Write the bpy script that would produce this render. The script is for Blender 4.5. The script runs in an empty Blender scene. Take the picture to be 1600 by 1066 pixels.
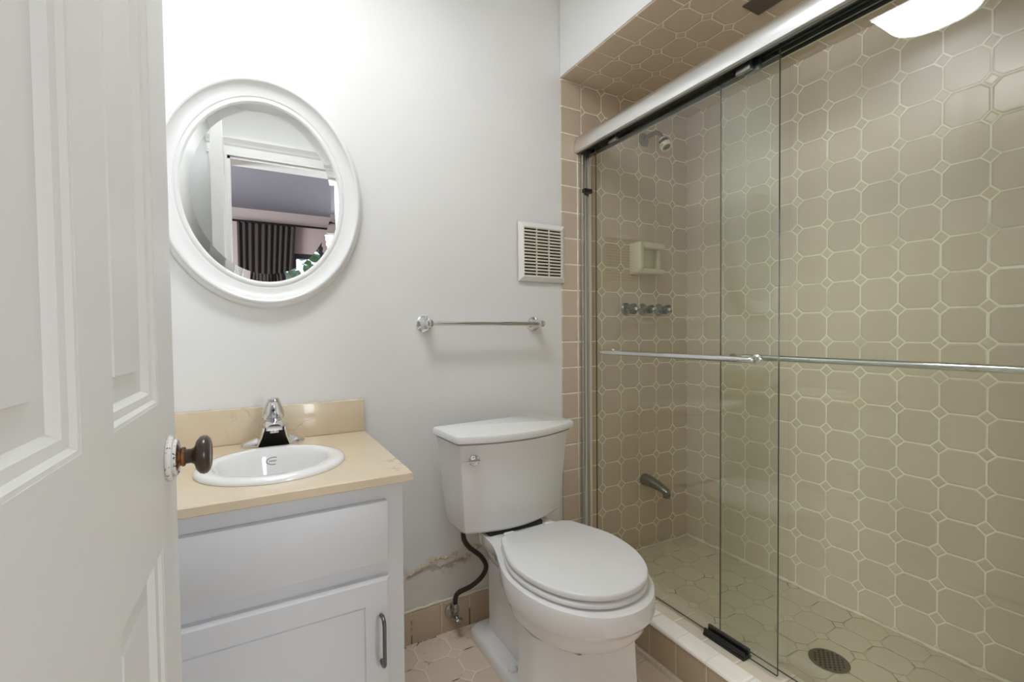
import bpy, bmesh, math, random
from mathutils import Vector, Matrix
random.seed(7)
PI = math.pi
C = bpy.context.scene.collection
SC = bpy.context.scene

# ---------------------------------------------------------------- camera, world, lights, exposure
CAM_Z = 1.056
def make_camera():
    yaw, pitch, roll, f = math.radians(29.253), math.radians(-1.1557), math.radians(-0.4392), 723.85
    fwd = Vector((math.sin(yaw)*math.cos(pitch), math.cos(yaw)*math.cos(pitch), math.sin(pitch)))
    right = Vector((math.cos(yaw), -math.sin(yaw), 0))
    up = right.cross(fwd)
    r2 = right*math.cos(roll) + up*math.sin(roll)
    u2 = -right*math.sin(roll) + up*math.cos(roll)
    m = Matrix((( r2.x, u2.x, -fwd.x, 0), (r2.y, u2.y, -fwd.y, 0), (r2.z, u2.z, -fwd.z, CAM_Z), (0,0,0,1)))
    cd = bpy.data.cameras.new('camera'); cd.sensor_width = 36; cd.sensor_fit = 'HORIZONTAL'
    cd.lens = f/1600*36; cd.clip_start = 0.01
    o = bpy.data.objects.new('camera', cd); C.objects.link(o); o.matrix_world = m
    SC.camera = o
make_camera()
w = bpy.data.worlds.new('sky'); SC.world = w; w.use_nodes = True
w.node_tree.nodes['Background'].inputs[0].default_value = (0.75, 0.87, 1.0, 1)
w.node_tree.nodes['Background'].inputs[1].default_value = 1.0
LAMP = 10.5           # radiance of the ceiling light's diffuser
FILL_FAR = 20.0            # added fill light at the right of the bedroom's far wall (W)
FILL_LEFT = 75.0          # added fill light at the bedroom's left wall (W)
def area(name, loc, rot, sx, sy, watts, col=(1,1,1)):
    l = bpy.data.lights.new(name, 'AREA'); l.shape = 'RECTANGLE'; l.size = sx; l.size_y = sy
    l.energy = watts; l.color = col
    o = bpy.data.objects.new(name, l); C.objects.link(o); o.location = loc; o.rotation_euler = rot
    return o
area('far_wall_fill', (1.5, -2.62, 1.45), (math.radians(90), 0, 0), 0.8, 1.2, FILL_FAR, (0.90, 0.955, 1.0))  # fill light added to brighten the vanity front
area('left_wall_fill', (-1.68, -1.0, 1.4), (0, math.radians(-90), 0), 1.3, 1.1, FILL_LEFT, (0.90, 0.955, 1.0))  # fill light added to reach the shower side wall
vs = SC.view_settings
vs.view_transform = 'Standard'; vs.look = 'None'; vs.exposure = 0.92; vs.gamma = 1; vs.use_curve_mapping = False
SC.cycles.use_denoising = True
SC.cycles.max_bounces = 16; SC.cycles.diffuse_bounces = 8; SC.cycles.glossy_bounces = 8
SC.cycles.transparent_max_bounces = 24; SC.cycles.sample_clamp_indirect = 6

# ---------------------------------------------------------------- materials
def lin(c):
    return tuple(((v/255)/12.92 if v/255 <= .04045 else (((v/255)+.055)/1.055)**2.4) for v in c) + (1,)
class N:
    """small helper round a node tree"""
    def __init__(s, name):
        s.m = bpy.data.materials.new(name); s.m.use_nodes = True; s.t = s.m.node_tree
        s.b = s.t.nodes['Principled BSDF']; s.out = s.t.nodes['Material Output']
    def new(s, typ, **kw):
        n = s.t.nodes.new(typ)
        for k, v in kw.items(): setattr(n, k, v)
        return n
    def put(s, sock, v):
        if hasattr(v, 'is_linked'): s.t.links.new(v, sock)
        else: sock.default_value = v
    def math(s, op, a, b=0.0, c=None, clamp=False):
        n = s.new('ShaderNodeMath', operation=op); n.use_clamp = clamp
        s.put(n.inputs[0], a); s.put(n.inputs[1], b)
        if c is not None: s.put(n.inputs[2], c)
        return n.outputs[0]
    def mix(s, f, a, b):
        n = s.new('ShaderNodeMix', data_type='RGBA')
        s.put(n.inputs['Factor'], f); s.put(n.inputs['A'], a) if False else None
        s.put(n.inputs[6], a); s.put(n.inputs[7], b)
        return n.outputs[2]
    def step(s, v, lo, hi, a=0.0, b=1.0):
        n = s.new('ShaderNodeMapRange', interpolation_type='SMOOTHSTEP')
        s.put(n.inputs[0], v); n.inputs[1].default_value = lo; n.inputs[2].default_value = hi
        n.inputs[3].default_value = a; n.inputs[4].default_value = b
        return n.outputs[0]
    def pos(s):
        return s.new('ShaderNodeTexCoord').outputs['Object']
    def sep(s, v):
        n = s.new('ShaderNodeSeparateXYZ'); s.put(n.inputs[0], v); return n.outputs
    def noise(s, scale, detail=3, vec=None, rough=.5):
        n = s.new('ShaderNodeTexNoise'); n.inputs['Scale'].default_value = scale
        n.inputs['Detail'].default_value = detail; n.inputs['Roughness'].default_value = rough
        s.put(n.inputs['Vector'], vec if vec is not None else s.pos())
        return n.outputs[0]
    def bump(s, h, strength=.3, dist=.002):
        n = s.new('ShaderNodeBump'); n.inputs['Strength'].default_value = strength
        n.inputs['Distance'].default_value = dist; s.put(n.inputs['Height'], h)
        s.t.links.new(n.outputs[0], s.b.inputs['Normal'])
    def set(s, **kw):
        for k, v in kw.items(): s.put(s.b.inputs[k.replace('_', ' ')], v)
        return s.m

def plain(name, col, rough=.5, metal=0.0, var=.04, scale=9, bump=0.0, **kw):
    n = N(name); c = lin(col)
    f = n.noise(scale, 4)
    lo = tuple(x*(1-var) for x in c[:3]) + (1,); hi = tuple(min(1, x*(1+var)) for x in c[:3]) + (1,)
    n.set(Base_Color=n.mix(f, lo, hi), Roughness=rough, Metallic=metal, **kw)
    if bump: n.bump(n.noise(scale*12, 4), bump, .001)
    return n.m

def tile_mat(name, axes, origin, pitch, tile, grout, r=.2, gw=.019, strip=None, dirt=.25, rough=.24, lines='both', dotv=.05, dn=(7, .52, .72)):
    """octagon-and-dot tiles (r>0) or square tiles (r=0); strip: coordinate on axis 0 below which tiles are square"""
    n = N(name); s = n.sep(n.pos())
    A, B = s['XYZ'.index(axes[0])], s['XYZ'.index(axes[1])]
    u = n.math('DIVIDE', n.math('SUBTRACT', A, origin[0]), pitch[0])
    v = n.math('DIVIDE', n.math('SUBTRACT', B, origin[1]), pitch[1])
    ru, rv = n.math('ROUND', u), n.math('ROUND', v)
    du = n.math('ABSOLUTE', n.math('SUBTRACT', u, ru)); dv = n.math('ABSOLUTE', n.math('SUBTRACT', v, rv))
    if lines == 'u': dv = n.math('ADD', dv, 9.0)
    if lines == 'v': du = n.math('ADD', du, 9.0)
    rr = r
    if strip is not None: rr = n.math('MULTIPLY', n.math('GREATER_THAN', A, strip), r)
    sd = n.math('SUBTRACT', n.math('ADD', du, dv), rr)
    dmin = n.math('MINIMUM', du, dv)
    inside = n.math('LESS_THAN', sd, 0.0)
    e = n.math('MINIMUM', n.math('MAXIMUM', dmin, inside), n.math('MULTIPLY', n.math('ABSOLUTE', sd), .7071))
    wob = n.math('MULTIPLY', n.math('SUBTRACT', n.noise(40, 2), .5), .012)
    e = n.math('ADD', e, wob)
    mask = n.step(e, gw*.75, gw*1.35)
    # one value per tile
    cu = n.math('ADD', n.math('MULTIPLY', n.math('FLOOR', u), n.math('SUBTRACT', 1.0, inside)), n.math('MULTIPLY', n.math('ADD', ru, 91.3), inside))
    cv = n.math('ADD', n.math('MULTIPLY', n.math('FLOOR', v), n.math('SUBTRACT', 1.0, inside)), n.math('MULTIPLY', n.math('ADD', rv, 57.7), inside))
    cx = n.new('ShaderNodeCombineXYZ'); n.put(cx.inputs[0], cu); n.put(cx.inputs[1], cv)
    wn = n.new('ShaderNodeTexWhiteNoise', noise_dimensions='2D'); n.put(wn.inputs['Vector'], cx.outputs[0])
    val = n.math('ADD', n.math('ADD', .96, n.math('MULTIPLY', inside, dotv)), n.math('MULTIPLY', wn.outputs[0], .08))
    val = n.math('MULTIPLY', val, n.math('ADD', .97, n.math('MULTIPLY', n.noise(60, 4), .06)))
    hs = n.new('ShaderNodeHueSaturation'); n.put(hs.inputs['Value'], val); hs.inputs['Color'].default_value = lin(tile)
    gd = n.mix(n.step(n.noise(dn[0], 3), dn[1], dn[2], 0, dirt), lin(grout), lin((84, 70, 50)))
    n.set(Base_Color=n.mix(mask, gd, hs.outputs[0]), Roughness=n.step(mask, 0, 1, .85, rough))
    n.b.inputs['Specular IOR Level'].default_value = .5
    n.bump(n.step(e, gw*.5, gw*3.2), .55, .0022)
    return n.m

TILE, GROUT = (203, 187, 166), (234, 225, 204)
P = .1056
M = {}
M['wall_paint'] = plain('white wall paint', (232, 232, 231), .55, var=.012, scale=3, bump=.05)
M['ceil_paint'] = plain('white ceiling paint', (236, 236, 234), .7, var=.01)
M['door_paint'] = plain('aged white door paint', (222, 221, 217), .48, var=.02, scale=4, bump=.06)
M['vanity_paint'] = plain('white cabinet paint', (218, 219, 222), .35, var=.015, scale=5, bump=.05)
M['trim_paint'] = plain('white trim paint', (230, 230, 228), .4, var=.01)
M['ceramic'] = plain('glazed white ceramic', (236, 236, 235), .08, var=.006, Coat_Weight=.4)
M['seat'] = plain('white seat plastic', (234, 234, 233), .22, var=.005)
M['chrome'] = plain('polished chrome', (225, 226, 228), .06, 1.0, var=.01)
M['satin'] = plain('brushed aluminium', (222, 223, 225), .2, 1.0, var=.02)
M['header'] = plain('bright anodised aluminium', (238, 238, 238), .28, 1.0, var=.01)
M['dull_chrome'] = plain('dull spotted chrome', (150, 150, 148), .3, 1.0, var=.15, scale=60)
M['track_dark'] = plain('dark track channel', (58, 60, 58), .3, .6)
M['dark_nickel'] = plain('dark brushed nickel', (120, 120, 122), .32, 1.0)
M['black'] = plain('black plastic', (26, 26, 27), .4)
M['black_gloss'] = plain('black glossy underside', (10, 10, 11), .15)
M['hose'] = plain('braided dark hose', (58, 48, 40), .5, .2, var=.25, scale=300, bump=.5)
M['cream'] = plain('cream plastic', (222, 214, 190), .4)
M['ivory'] = plain('ivory ceramic', (222, 215, 190), .2, var=.02)
M['pale'] = plain('pale grey plastic', (215, 212, 205), .4)
M['vent_dark'] = plain('dark duct interior', (40, 36, 30), .9)
M['vent_white'] = plain('white vent plastic', (232, 232, 228), .4)
M['vent_slat'] = plain('cream vent louvre', (222, 218, 200), .45)
M['frame_white'] = plain('white lacquered frame', (236, 236, 236), .3, var=.006)
M['caulk'] = plain('old white caulk', (226, 218, 198), .6, var=.12, scale=40, bump=.4)
M['dark_plate'] = plain('grey metal plate', (92, 84, 76), .4, .3)
M['drain'] = plain('tarnished steel drain', (120, 112, 98), .42, .8, var=.2, scale=40)
M['debris'] = plain('white plaster crumbs', (225, 218, 205), .9)
M['curtain'] = plain('dark brown curtain cloth', (52, 44, 42), .9, var=.2, scale=30)
M['rod'] = plain('black iron rod', (20, 20, 20), .5, .5)
M['bed_wall'] = plain('pinkish beige bedroom paint', (158, 144, 140), .7)  # beige lowered to carry the dimness of the bedroom
M['bed_ceil'] = plain('dimmed bedroom ceiling paint', (104, 102, 109), .8)  # darkened colour stands in for dim light on the ceiling
M['bed_floor'] = plain('bedroom wood floor', (120, 96, 74), .5, var=.2)
M['leaf'] = plain('green leaves', (92, 140, 88), .6, var=.5, scale=25)
M['dark_frame'] = plain('dark window frame', (40, 38, 42), .5)
M['knob_brown'] = plain('dark brown glazed knob', (60, 47, 36), .3, var=.25, scale=30, Coat_Weight=.25)
M['valve'] = plain('worn chrome valve', (170, 168, 165), .25, 1.0, var=.2, scale=50)
M['crystal'] = plain('smoky clear handle', (112, 114, 112), .12, .6, var=.1)
M['mark_ink'] = plain('grey printed mark', (110, 112, 112), .5)
M['red'] = plain('dark red indicator', (60, 16, 18), .3)

def rusty(name):
    n = N(name)
    f = n.step(n.noise(90, 5), .42, .6)
    n.set(Base_Color=n.mix(f, lin((64, 40, 22)), lin((150, 104, 58))), Roughness=.45, Metallic=.5)
    n.bump(n.noise(160, 4), .5, .001)
    return n.m
M['rust'] = rusty('rusted brass collar')
def chipped(name):
    n = N(name)
    f = n.step(n.noise(190, 5, rough=.7), .57, .62)
    n.set(Base_Color=n.mix(f, lin((222, 220, 216)), lin((72, 58, 46))), Roughness=.45)
    n.bump(f, -.5, .001)
    return n.m
M['chipped'] = chipped('chipped white paint over bronze')

def marble(name):
    n = N(name); p = n.pos()
    f = n.noise(9, 6, p, .6)
    base = n.mix(f, lin((215, 196, 166)), lin((229, 214, 189)))
    v = n.new('ShaderNodeTexVoronoi', feature='DISTANCE_TO_EDGE'); v.inputs['Scale'].default_value = 4.2
    ad = n.new('ShaderNodeVectorMath', operation='MULTIPLY_ADD')
    nz = n.new('ShaderNodeTexNoise'); nz.inputs['Scale'].default_value = 7; nz.inputs['Detail'].default_value = 4
    n.put(nz.inputs['Vector'], p)
    n.put(ad.inputs[0], nz.outputs[1]); ad.inputs[1].default_value = (.35,)*3; n.put(ad.inputs[2], p)
    n.put(v.inputs['Vector'], ad.outputs[0])
    vein = n.math('MULTIPLY', n.step(v.outputs[0], .0, .02, 1, 0), n.step(n.noise(5, 2, p), .56, .7))
    n.set(Base_Color=n.mix(n.math('MULTIPLY', vein, .4), base, lin((150, 106, 62))), Roughness=.2)
    n.b.inputs['Coat Weight'].default_value = .4
    return n.m
M['marble'] = marble('crema beige marble')

# octagon tile surfaces
M['t_end'] = tile_mat('octagon tiles end wall', 'XZ', (1.291, 1.222), (.1064, .1046), TILE, (248, 241, 224), strip=1.186)
M['t_side'] = tile_mat('octagon tiles side wall', 'YZ', (1.012, 1.118), (P, P), TILE, GROUT)
M['t_soffit'] = tile_mat('octagon tiles soffit', 'XY', (1.291, 1.217), (.106, P), TILE, GROUT, strip=1.186)
M['t_pan'] = tile_mat('octagon tiles shower floor', 'XY', (1.582, .694), (.1075, .106), (214, 203, 182), (198, 186, 160), dirt=.62, r=.22, gw=.014, dn=(13, .49, .62))
M['t_floor'] = tile_mat('octagon tiles bathroom floor', 'XY', (.451, 1.406), (.1105, .110), (224, 206, 187), (240, 231, 214), dirt=.95, r=.24, rough=.35, dotv=.06, gw=.018, dn=(12, .50, .62))
M['t_base'] = tile_mat('square base tiles', 'XZ', (.4535, 3.0), (.107, .107), (194, 175, 152), (212, 198, 172), r=0, dirt=.95, lines='u', dn=(11, .46, .56))
M['t_curb_face'] = tile_mat('square curb face tiles', 'YZ', (.96, .0165), (.107, .1069), (178, 160, 134), (196, 182, 152), r=0, dirt=.5)
M['t_curb_nose'] = tile_mat('curb nosing tiles', 'YX', (.96, 4.0), (.1065, .1069), (247, 240, 232), (244, 236, 222), r=0, dirt=.5, lines='u')
M['t_curb_top'] = tile_mat('curb top tiles', 'YX', (.91, 4.0), (.1065, .1069), (220, 208, 190), (232, 222, 202), r=0, dirt=.2, lines='u')

def glass_mat(name, tint):
    n = N(name); n.t.nodes.remove(n.b)
    tr = n.new('ShaderNodeBsdfTransparent'); tr.inputs[0].default_value = tint
    gl = n.new('ShaderNodeBsdfGlossy'); gl.inputs['Roughness'].default_value = 0.0; gl.inputs[0].default_value = (1, 1, 1, 1)
    fr = n.new('ShaderNodeFresnel')
    geo = n.new('ShaderNodeNewGeometry')      # same reflectance on both faces of the sheet
    n.put(fr.inputs[0], n.math('ADD', 1.5, n.math('MULTIPLY', geo.outputs['Backfacing'], 1/1.5-1.5)))
    mx = n.new('ShaderNodeMixShader')
    n.put(mx.inputs[0], fr.outputs[0]); n.put(mx.inputs[1], tr.outputs[0]); n.put(mx.inputs[2], gl.outputs[0])
    n.put(n.out.inputs[0], mx.outputs[0])
    return n.m
M['glass'] = glass_mat('green tinted glass', (.945, .966, .938, 1))
M['pane'] = glass_mat('window glass', (.97, .98, .98, 1))
M['glass_edge'] = plain('dark green glass edge', (52, 66, 58), .15)
n = N('silvered mirror'); n.set(Base_Color=(.9, .91, .91, 1), Metallic=1.0, Roughness=0.0)
M['mirror'] = n.m
n = N('lit opal diffuser'); n.set(Base_Color=(.9, .9, .9, 1), Emission_Color=(.94, .975, 1, 1), Emission_Strength=LAMP)
M['lamp'] = n.m
n = N('glowing lamp rim'); n.set(Base_Color=(.9, .9, .9, 1), Emission_Color=(.94, .975, 1, 1), Emission_Strength=LAMP*.75)
M['lamp_rim'] = n.m

# white wall with old water damage low down beside the toilet
def damaged_wall(name):
    n = N(name); p = n.pos(); s = n.sep(p)
    X, Z = s[0], s[2]
    paint = n.mix(n.noise(3, 3), lin((228, 228, 227)), lin((236, 236, 235)))
    wz = n.math('MULTIPLY', n.math('SUBTRACT', n.noise(9, 5, rough=.6), .5), .16)
    crack = n.math('ADD', .215, n.math('MULTIPLY', n.math('SUBTRACT', X, .45), .16))
    d = n.math('SUBTRACT', n.math('ADD', Z, wz), crack)
    ad = n.math('ABSOLUTE', d)
    inx = n.math('MULTIPLY', n.step(X, .30, .42), n.step(X, .82, .74))
    line = n.math('MULTIPLY', n.step(ad, .003, .012, 1, 0), n.math('MULTIPLY', inx, n.step(n.noise(16, 3), .42, .56)))
    below = n.math('MULTIPLY', n.step(d, .02, -.03), inx)
    stain = n.math('MULTIPLY', n.math('MULTIPLY', n.step(ad, 0.0, .06, 1, 0), inx), n.step(n.noise(22, 5, rough=.65), .46, .66))
    c = n.mix(n.math('MULTIPLY', below, .35), paint, lin((206, 198, 188)))
    c = n.mix(n.math('MULTIPLY', stain, .95), c, lin((188, 164, 126)))
    c = n.mix(n.math('MULTIPLY', line, .55), c, lin((150, 126, 96)))
    n.set(Base_Color=c, Roughness=.6)
    h = n.math('ADD', n.math('MULTIPLY', n.noise(70, 5), n.math('ADD', .06, n.math('MULTIPLY', below, .8))), n.math('MULTIPLY', line, -2.0))
    n.bump(h, .5, .003)
    return n.m
M['wall_damaged'] = damaged_wall('white wall paint with water damage')

# ---------------------------------------------------------------- mesh helpers (all in world metres)
def quad(bm, a, b, c, d): bm.faces.new([bm.verts.new(v) for v in (a, b, c, d)])
def box(bm, x0, x1, y0, y1, z0, z1, bev=0.0, seg=2):
    t = bmesh.new()
    bmesh.ops.create_cube(t, size=1)
    for v in t.verts: v.co = Vector((x0+(v.co.x+.5)*(x1-x0), y0+(v.co.y+.5)*(y1-y0), z0+(v.co.z+.5)*(z1-z0)))
    if bev: bmesh.ops.bevel(t, geom=t.edges[:], offset=bev, segments=seg, profile=.5, affect='EDGES')
    merge(bm, t)
def merge(bm, t, mat=None):
    if mat is not None: bmesh.ops.transform(t, matrix=mat, verts=t.verts[:])
    me = bpy.data.meshes.new('tmp'); t.to_mesh(me); t.free(); bm.from_mesh(me); bpy.data.meshes.remove(me)
def loft(bm, rings, cap0=True, cap1=True, closed=True):
    R = [[bm.verts.new(p) for p in r] for r in rings]
    n = len(R[0])
    for a, b in zip(R, R[1:]):
        for i in range(n if closed else n-1):
            j = (i+1) % n
            bm.faces.new((a[i], a[j], b[j], b[i]))
    if cap0: bm.faces.new(R[0][::-1])
    if cap1: bm.faces.new(R[-1])
    return R
def frame_of(d):
    d = Vector(d).normalized()
    a = Vector((0, 0, 1)) if abs(d.z) < .9 else Vector((1, 0, 0))
    u = d.cross(a).normalized(); return u, d.cross(u).normalized(), d
def lathe(bm, origin, axis, prof, n=32, su=1.0, sv=1.0):
    """prof: (radius, distance along axis)"""
    u, v, d = frame_of(axis); o = Vector(origin)
    rings = [[o + d*h + u*(r*su*math.cos(2*PI*i/n)) + v*(r*sv*math.sin(2*PI*i/n)) for i in range(n)] for r, h in prof]
    loft(bm, rings)
def tube(bm, pts, rad, n=14):
    pts = [Vector(p) for p in pts]; rings = []
    u = None
    for i, p in enumerate(pts):
        d = (pts[min(i+1, len(pts)-1)] - pts[max(i-1, 0)]).normalized()
        if u is None: u = frame_of(d)[0]
        u = (u - d*u.dot(d)).normalized(); v = d.cross(u)
        r = rad[i] if isinstance(rad, (list, tuple)) else rad
        rings.append([p + u*(r*math.cos(2*PI*k/n)) + v*(r*math.sin(2*PI*k/n)) for k in range(n)])
    loft(bm, rings)
def spline(pts, k=8):
    P_ = [Vector(p) for p in pts]; P_ = [P_[0]*2-P_[1]] + P_ + [P_[-1]*2-P_[-2]]; out = []
    for i in range(1, len(P_)-2):
        for j in range(k):
            t = j/k; a, b, c, d = P_[i-1:i+3]
            out.append(.5*((2*b) + (c-a)*t + (2*a-5*b+4*c-d)*t*t + (-a+3*b-3*c+d)*t**3))
    out.append(P_[-2]); return out
def extrude(bm, prof, fn0, fn1):
    """prof: list of 2D points; fn maps (a,b) to a 3D point at each end"""
    loft(bm, [[fn0(a, b) for a, b in prof], [fn1(a, b) for a, b in prof]])
def obj(name, bm, mat, parent=None, smooth=40, loc=None, base=True):
    bmesh.ops.recalc_face_normals(bm, faces=bm.faces[:])
    me = bpy.data.meshes.new(name); bm.to_mesh(me); bm.free()
    me.materials.append(mat)
    o = bpy.data.objects.new(name, me); C.objects.link(o)
    if smooth:
        for p in me.polygons: p.use_smooth = True
        me.set_sharp_from_angle(angle=math.radians(smooth))
    if parent is not None:
        off = parent.get('_o') or (0, 0, 0)
        me.transform(Matrix.Translation(-Vector(off)))
        o['_o'] = list(off); o.parent = parent
    elif loc is not None:
        me.transform(Matrix.Translation(-Vector(loc))); o.location = loc; o['_o'] = list(loc)
    else:
        o['_o'] = [0.0, 0.0, 0.0]
    return o
def thing(name, label, cat, loc, group=None):
    o = bpy.data.objects.new(name, None); C.objects.link(o); o.location = loc; o.empty_display_size = .05
    o['_o'] = list(loc); o['label'] = label; o['category'] = cat
    if group: o['group'] = group
    return o
def tag(o, label, cat, group=None):
    o['label'] = label; o['category'] = cat
    if group: o['group'] = group
    return o
def struct(name, bm, mat, parent=None, smooth=0, label=None, cat=None):
    o = obj(name, bm, mat, parent, smooth)
    if parent is None:
        o['kind'] = 'structure'
        if label: o['label'] = label
        if cat: o['category'] = cat
    return o
def B(*a, **k):
    bm = bmesh.new(); box(bm, *a, **k); return bm

# ---------------------------------------------------------------- the setting
YW = 1.53            # face of the wall with the mirror
XB, XR = 1.088, 1.814  # bulkhead / shower side wall
XL, YF = -.30, .05     # left wall, entrance wall
CEIL, SOF = 2.46, 2.063
PAN, CURB = .071, .135
OX0, OX1, OH = -.105, .63, 2.035   # doorway

struct('wall_back', B(XL-.1, XB, YW+.002, YW+.1, 0, CEIL), M['wall_damaged'], label='white painted wall behind the toilet with water damage low down', cat='wall')
struct('wall_shower_end', B(XB, XR+.1, YW-.004, YW+.1, 0, CEIL), M['t_end'], label='beige octagon tiled end wall of the shower with the shower head', cat='wall')
struct('wall_shower_side', B(XR, XR+.1, -.05, YW+.1, 0, CEIL), M['t_side'], label='long beige octagon tiled side wall behind the glass', cat='wall')
struct('wall_shower_near', B(XB, XR, -.05, YF, 0, CEIL), M['t_end'], label='tiled near end wall of the shower beside the entrance', cat='wall')
struct('ceiling_shower', B(XB, XR, YF, YW-.004, SOF, SOF+.03, bev=.004), M['t_soffit'], label='low tiled soffit over the shower', cat='ceiling')
bm = bmesh.new(); box(bm, XB-.001, XB+.03, YF, YW, SOF+.03, CEIL); box(bm, XB-.003, XB-.0005, YF, YW, SOF+.005, CEIL)
struct('wall_bulkhead', bm, M['wall_paint'], label='white painted bulkhead above the shower opening', cat='wall')
struct('wall_left', B(XL-.1, XL, YF-.12, YW+.1, 0, CEIL), M['wall_paint'], label='white left wall behind the open door', cat='wall')
bm = bmesh.new()
box(bm, XL, OX0, YF-.12, YF, 0, CEIL); box(bm, OX1, XB, YF-.12, YF, 0, CEIL); box(bm, OX0, OX1, YF-.12, YF, OH, CEIL)
struct('wall_front', bm, M['wall_paint'], label='white entrance wall with the doorway, seen in the mirror', cat='wall')
struct('ceiling', B(XL, XB+.03, YF, YW+.01, CEIL, CEIL+.05), M['ceil_paint'], label='white bathroom ceiling', cat='ceiling')
struct('floor', B(XL, XB+.02, YF-.12, YW+.01, -.06, 0), M['t_floor'], label='beige octagon tiled bathroom floor', cat='floor')
struct('floor_shower', B(1.2, XR, YF, YW-.004, -.06, PAN), M['t_pan'], label='tiled shower floor with dark worn joints', cat='floor')

# curb
curb = struct('trim_1', B(XB+.006, 1.25, YF, YW-.004, 0, CURB-.013), M['t_curb_face'], label='low tiled curb in front of the shower', cat='curb')
bm = bmesh.new()
pr_ = [(XB, CURB-.014), (XB-.001, CURB-.008), (XB+.001, CURB-.003), (XB+.006, CURB), (1.147, CURB), (1.147, CURB-.014)]
extrude(bm, pr_, lambda a, b: (a, YF, b), lambda a, b: (a, YW-.004, b))
struct('curb_nosing', bm, M['t_curb_nose'], curb, smooth=50)
struct('curb_top', B(1.147, 1.25, YF, YW-.004, CURB-.013, CURB-.001, bev=.002), M['t_curb_top'], curb)
struct('base_strip', B(XB-.004, XB+.007, YF, YW-.004, 0, .016, bev=.002), M['t_curb_top'], curb)

# tile baseboard with a rounded top
bm = bmesh.new()
pr_ = [(YW+.002, 0), (YW-.010, 0), (YW-.010, .100), (YW-.008, .105), (YW-.004, .108), (YW+.002, .108)]
extrude(bm, pr_, lambda a, b: (.296, a, b), lambda a, b: (XB-.002, a, b))
bb = struct('baseboard_back', bm, M['t_base'], smooth=40, label='beige square tile baseboard behind the toilet', cat='baseboard')
bm = bmesh.new()
tube(bm, [(.296+.03*i, YW-.003+random.uniform(-.002, .002), .1105+random.uniform(-.0015, .002)) for i in range(27)], [.004+random.uniform(-.001, .002) for i in range(27)], 8)
struct('grout_bead', bm, M['caulk'], bb, smooth=60)

# ragged caulk round the shower floor
bm = bmesh.new()
k = [(XB+.162+.02*i, YW-.007, PAN+.002) for i in range(29)]
tube(bm, [(x, y+random.uniform(-.002, .001), z+random.uniform(-.001, .002)) for x, y, z in k], [random.uniform(.003, .006) for _ in k], 8)
k = [(XR-.003, YF+.03+.018*i, PAN+.002) for i in range(81)]
tube(bm, [(x+random.uniform(-.003, .001), y, z+random.uniform(-.001, .002)) for x, y, z in k], [random.uniform(.003, .0075) for _ in k], 8)
struct('trim_2', bm, M['caulk'], smooth=60, label='ragged pale caulk line along the shower floor edge', cat='caulk')

# a ragged ridge of peeling paint on the damaged wall
bm = bmesh.new()
rid = spline([(.40, 0, .205), (.455, 0, .235), (.50, 0, .25), (.545, 0, .268), (.585, 0, .262), (.63, 0, .27)], 8)
rings = []
for i, p in enumerate(rid):
    a = random.uniform(.002, .010); b_ = random.uniform(.003, .012); h = random.uniform(.001, .006)
    z = p.z + random.uniform(-.004, .004)
    rings.append([(p.x, YW+.003, z-b_), (p.x+random.uniform(-.002, .002), YW-.001-h, z-b_*.3), (p.x, YW-h*.4, z+a*.4), (p.x, YW+.003, z+a)])
loft(bm, rings, False, False, closed=False)
wb = bpy.data.objects['wall_back']
struct('peeling_paint', bm, plain('flaking paint and plaster', (208, 194, 170), .9, var=.25, scale=60, bump=.6), wb, smooth=25)

# door casing on the bathroom side, jambs
bm = bmesh.new()
cw = .085
for x0, x1 in ((OX0-cw, OX0), (OX1, OX1+cw)):
    box(bm, x0, x1, YF, YF+.014, 0, OH); box(bm, x0+.012, x1-.012, YF, YF+.022, 0, OH)
tr3 = struct('trim_3', bm, M['trim_paint'], smooth=0, label='white side casings of the doorway, seen in the mirror', cat='door casing')
bm = bmesh.new()
pr_ = [(YF, 0), (YF+.016, 0), (YF+.016, .012), (YF+.011, .018), (YF+.011, .050), (YF+.018, .056), (YF+.022, .066), (YF+.034, .078), (YF+.04, .084), (YF+.04, .096), (YF, .096)]
extrude(bm, pr_, lambda a, b: (OX0-cw-.01, a, OH+b), lambda a, b: (OX1+cw+.01, a, OH+b))
struct('trim_4', bm, M['trim_paint'], smooth=0, label='white moulded head casing above the doorway, seen in the mirror', cat='door casing')
bm = bmesh.new()
box(bm, OX0-.0005, OX0+.014, YF-.12, YF, 0, OH); box(bm, OX1-.014, OX1+.0005, YF-.12, YF, 0, OH); box(bm, OX0, OX1, YF-.12, YF, OH-.014, OH+.0005)
struct('trim_5', bm, M['trim_paint'], label='white jamb lining of the doorway', cat='door jamb')

# bedroom beyond the doorway (seen in the mirror)
BY0, BY1, BX0, BX1, BH = -2.64, YF-.12, -1.7, 2.0, 2.385
struct('floor_bedroom', B(BX0, BX1, BY0, BY1, -.06, 0), M['bed_floor'], label='bedroom wood floor beyond the doorway', cat='floor')
struct('ceiling_bedroom', B(BX0, BX1, BY0, BY1, BH, BH+.05), M['bed_ceil'], label='bedroom ceiling with its colour darkened for the dim room, seen in the mirror', cat='ceiling')
WX0, WX1, WZ0, WZ1 = .39, 1.05, .9, 1.945
bm = bmesh.new()
box(bm, BX0, WX0, BY0-.1, BY0, 0, BH); box(bm, WX1, 1.1, BY0-.1, BY0, 0, BH); box(bm, 1.9, BX1, BY0-.1, BY0, 0, BH); box(bm, 1.1, 1.9, BY0-.1, BY0, 0, .8); box(bm, 1.1, 1.9, BY0-.1, BY0, 2.1, BH)
box(bm, WX0, WX1, BY0-.1, BY0, WZ1, BH); box(bm, WX0, WX1, BY0-.1, BY0, 0, WZ0)
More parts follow.
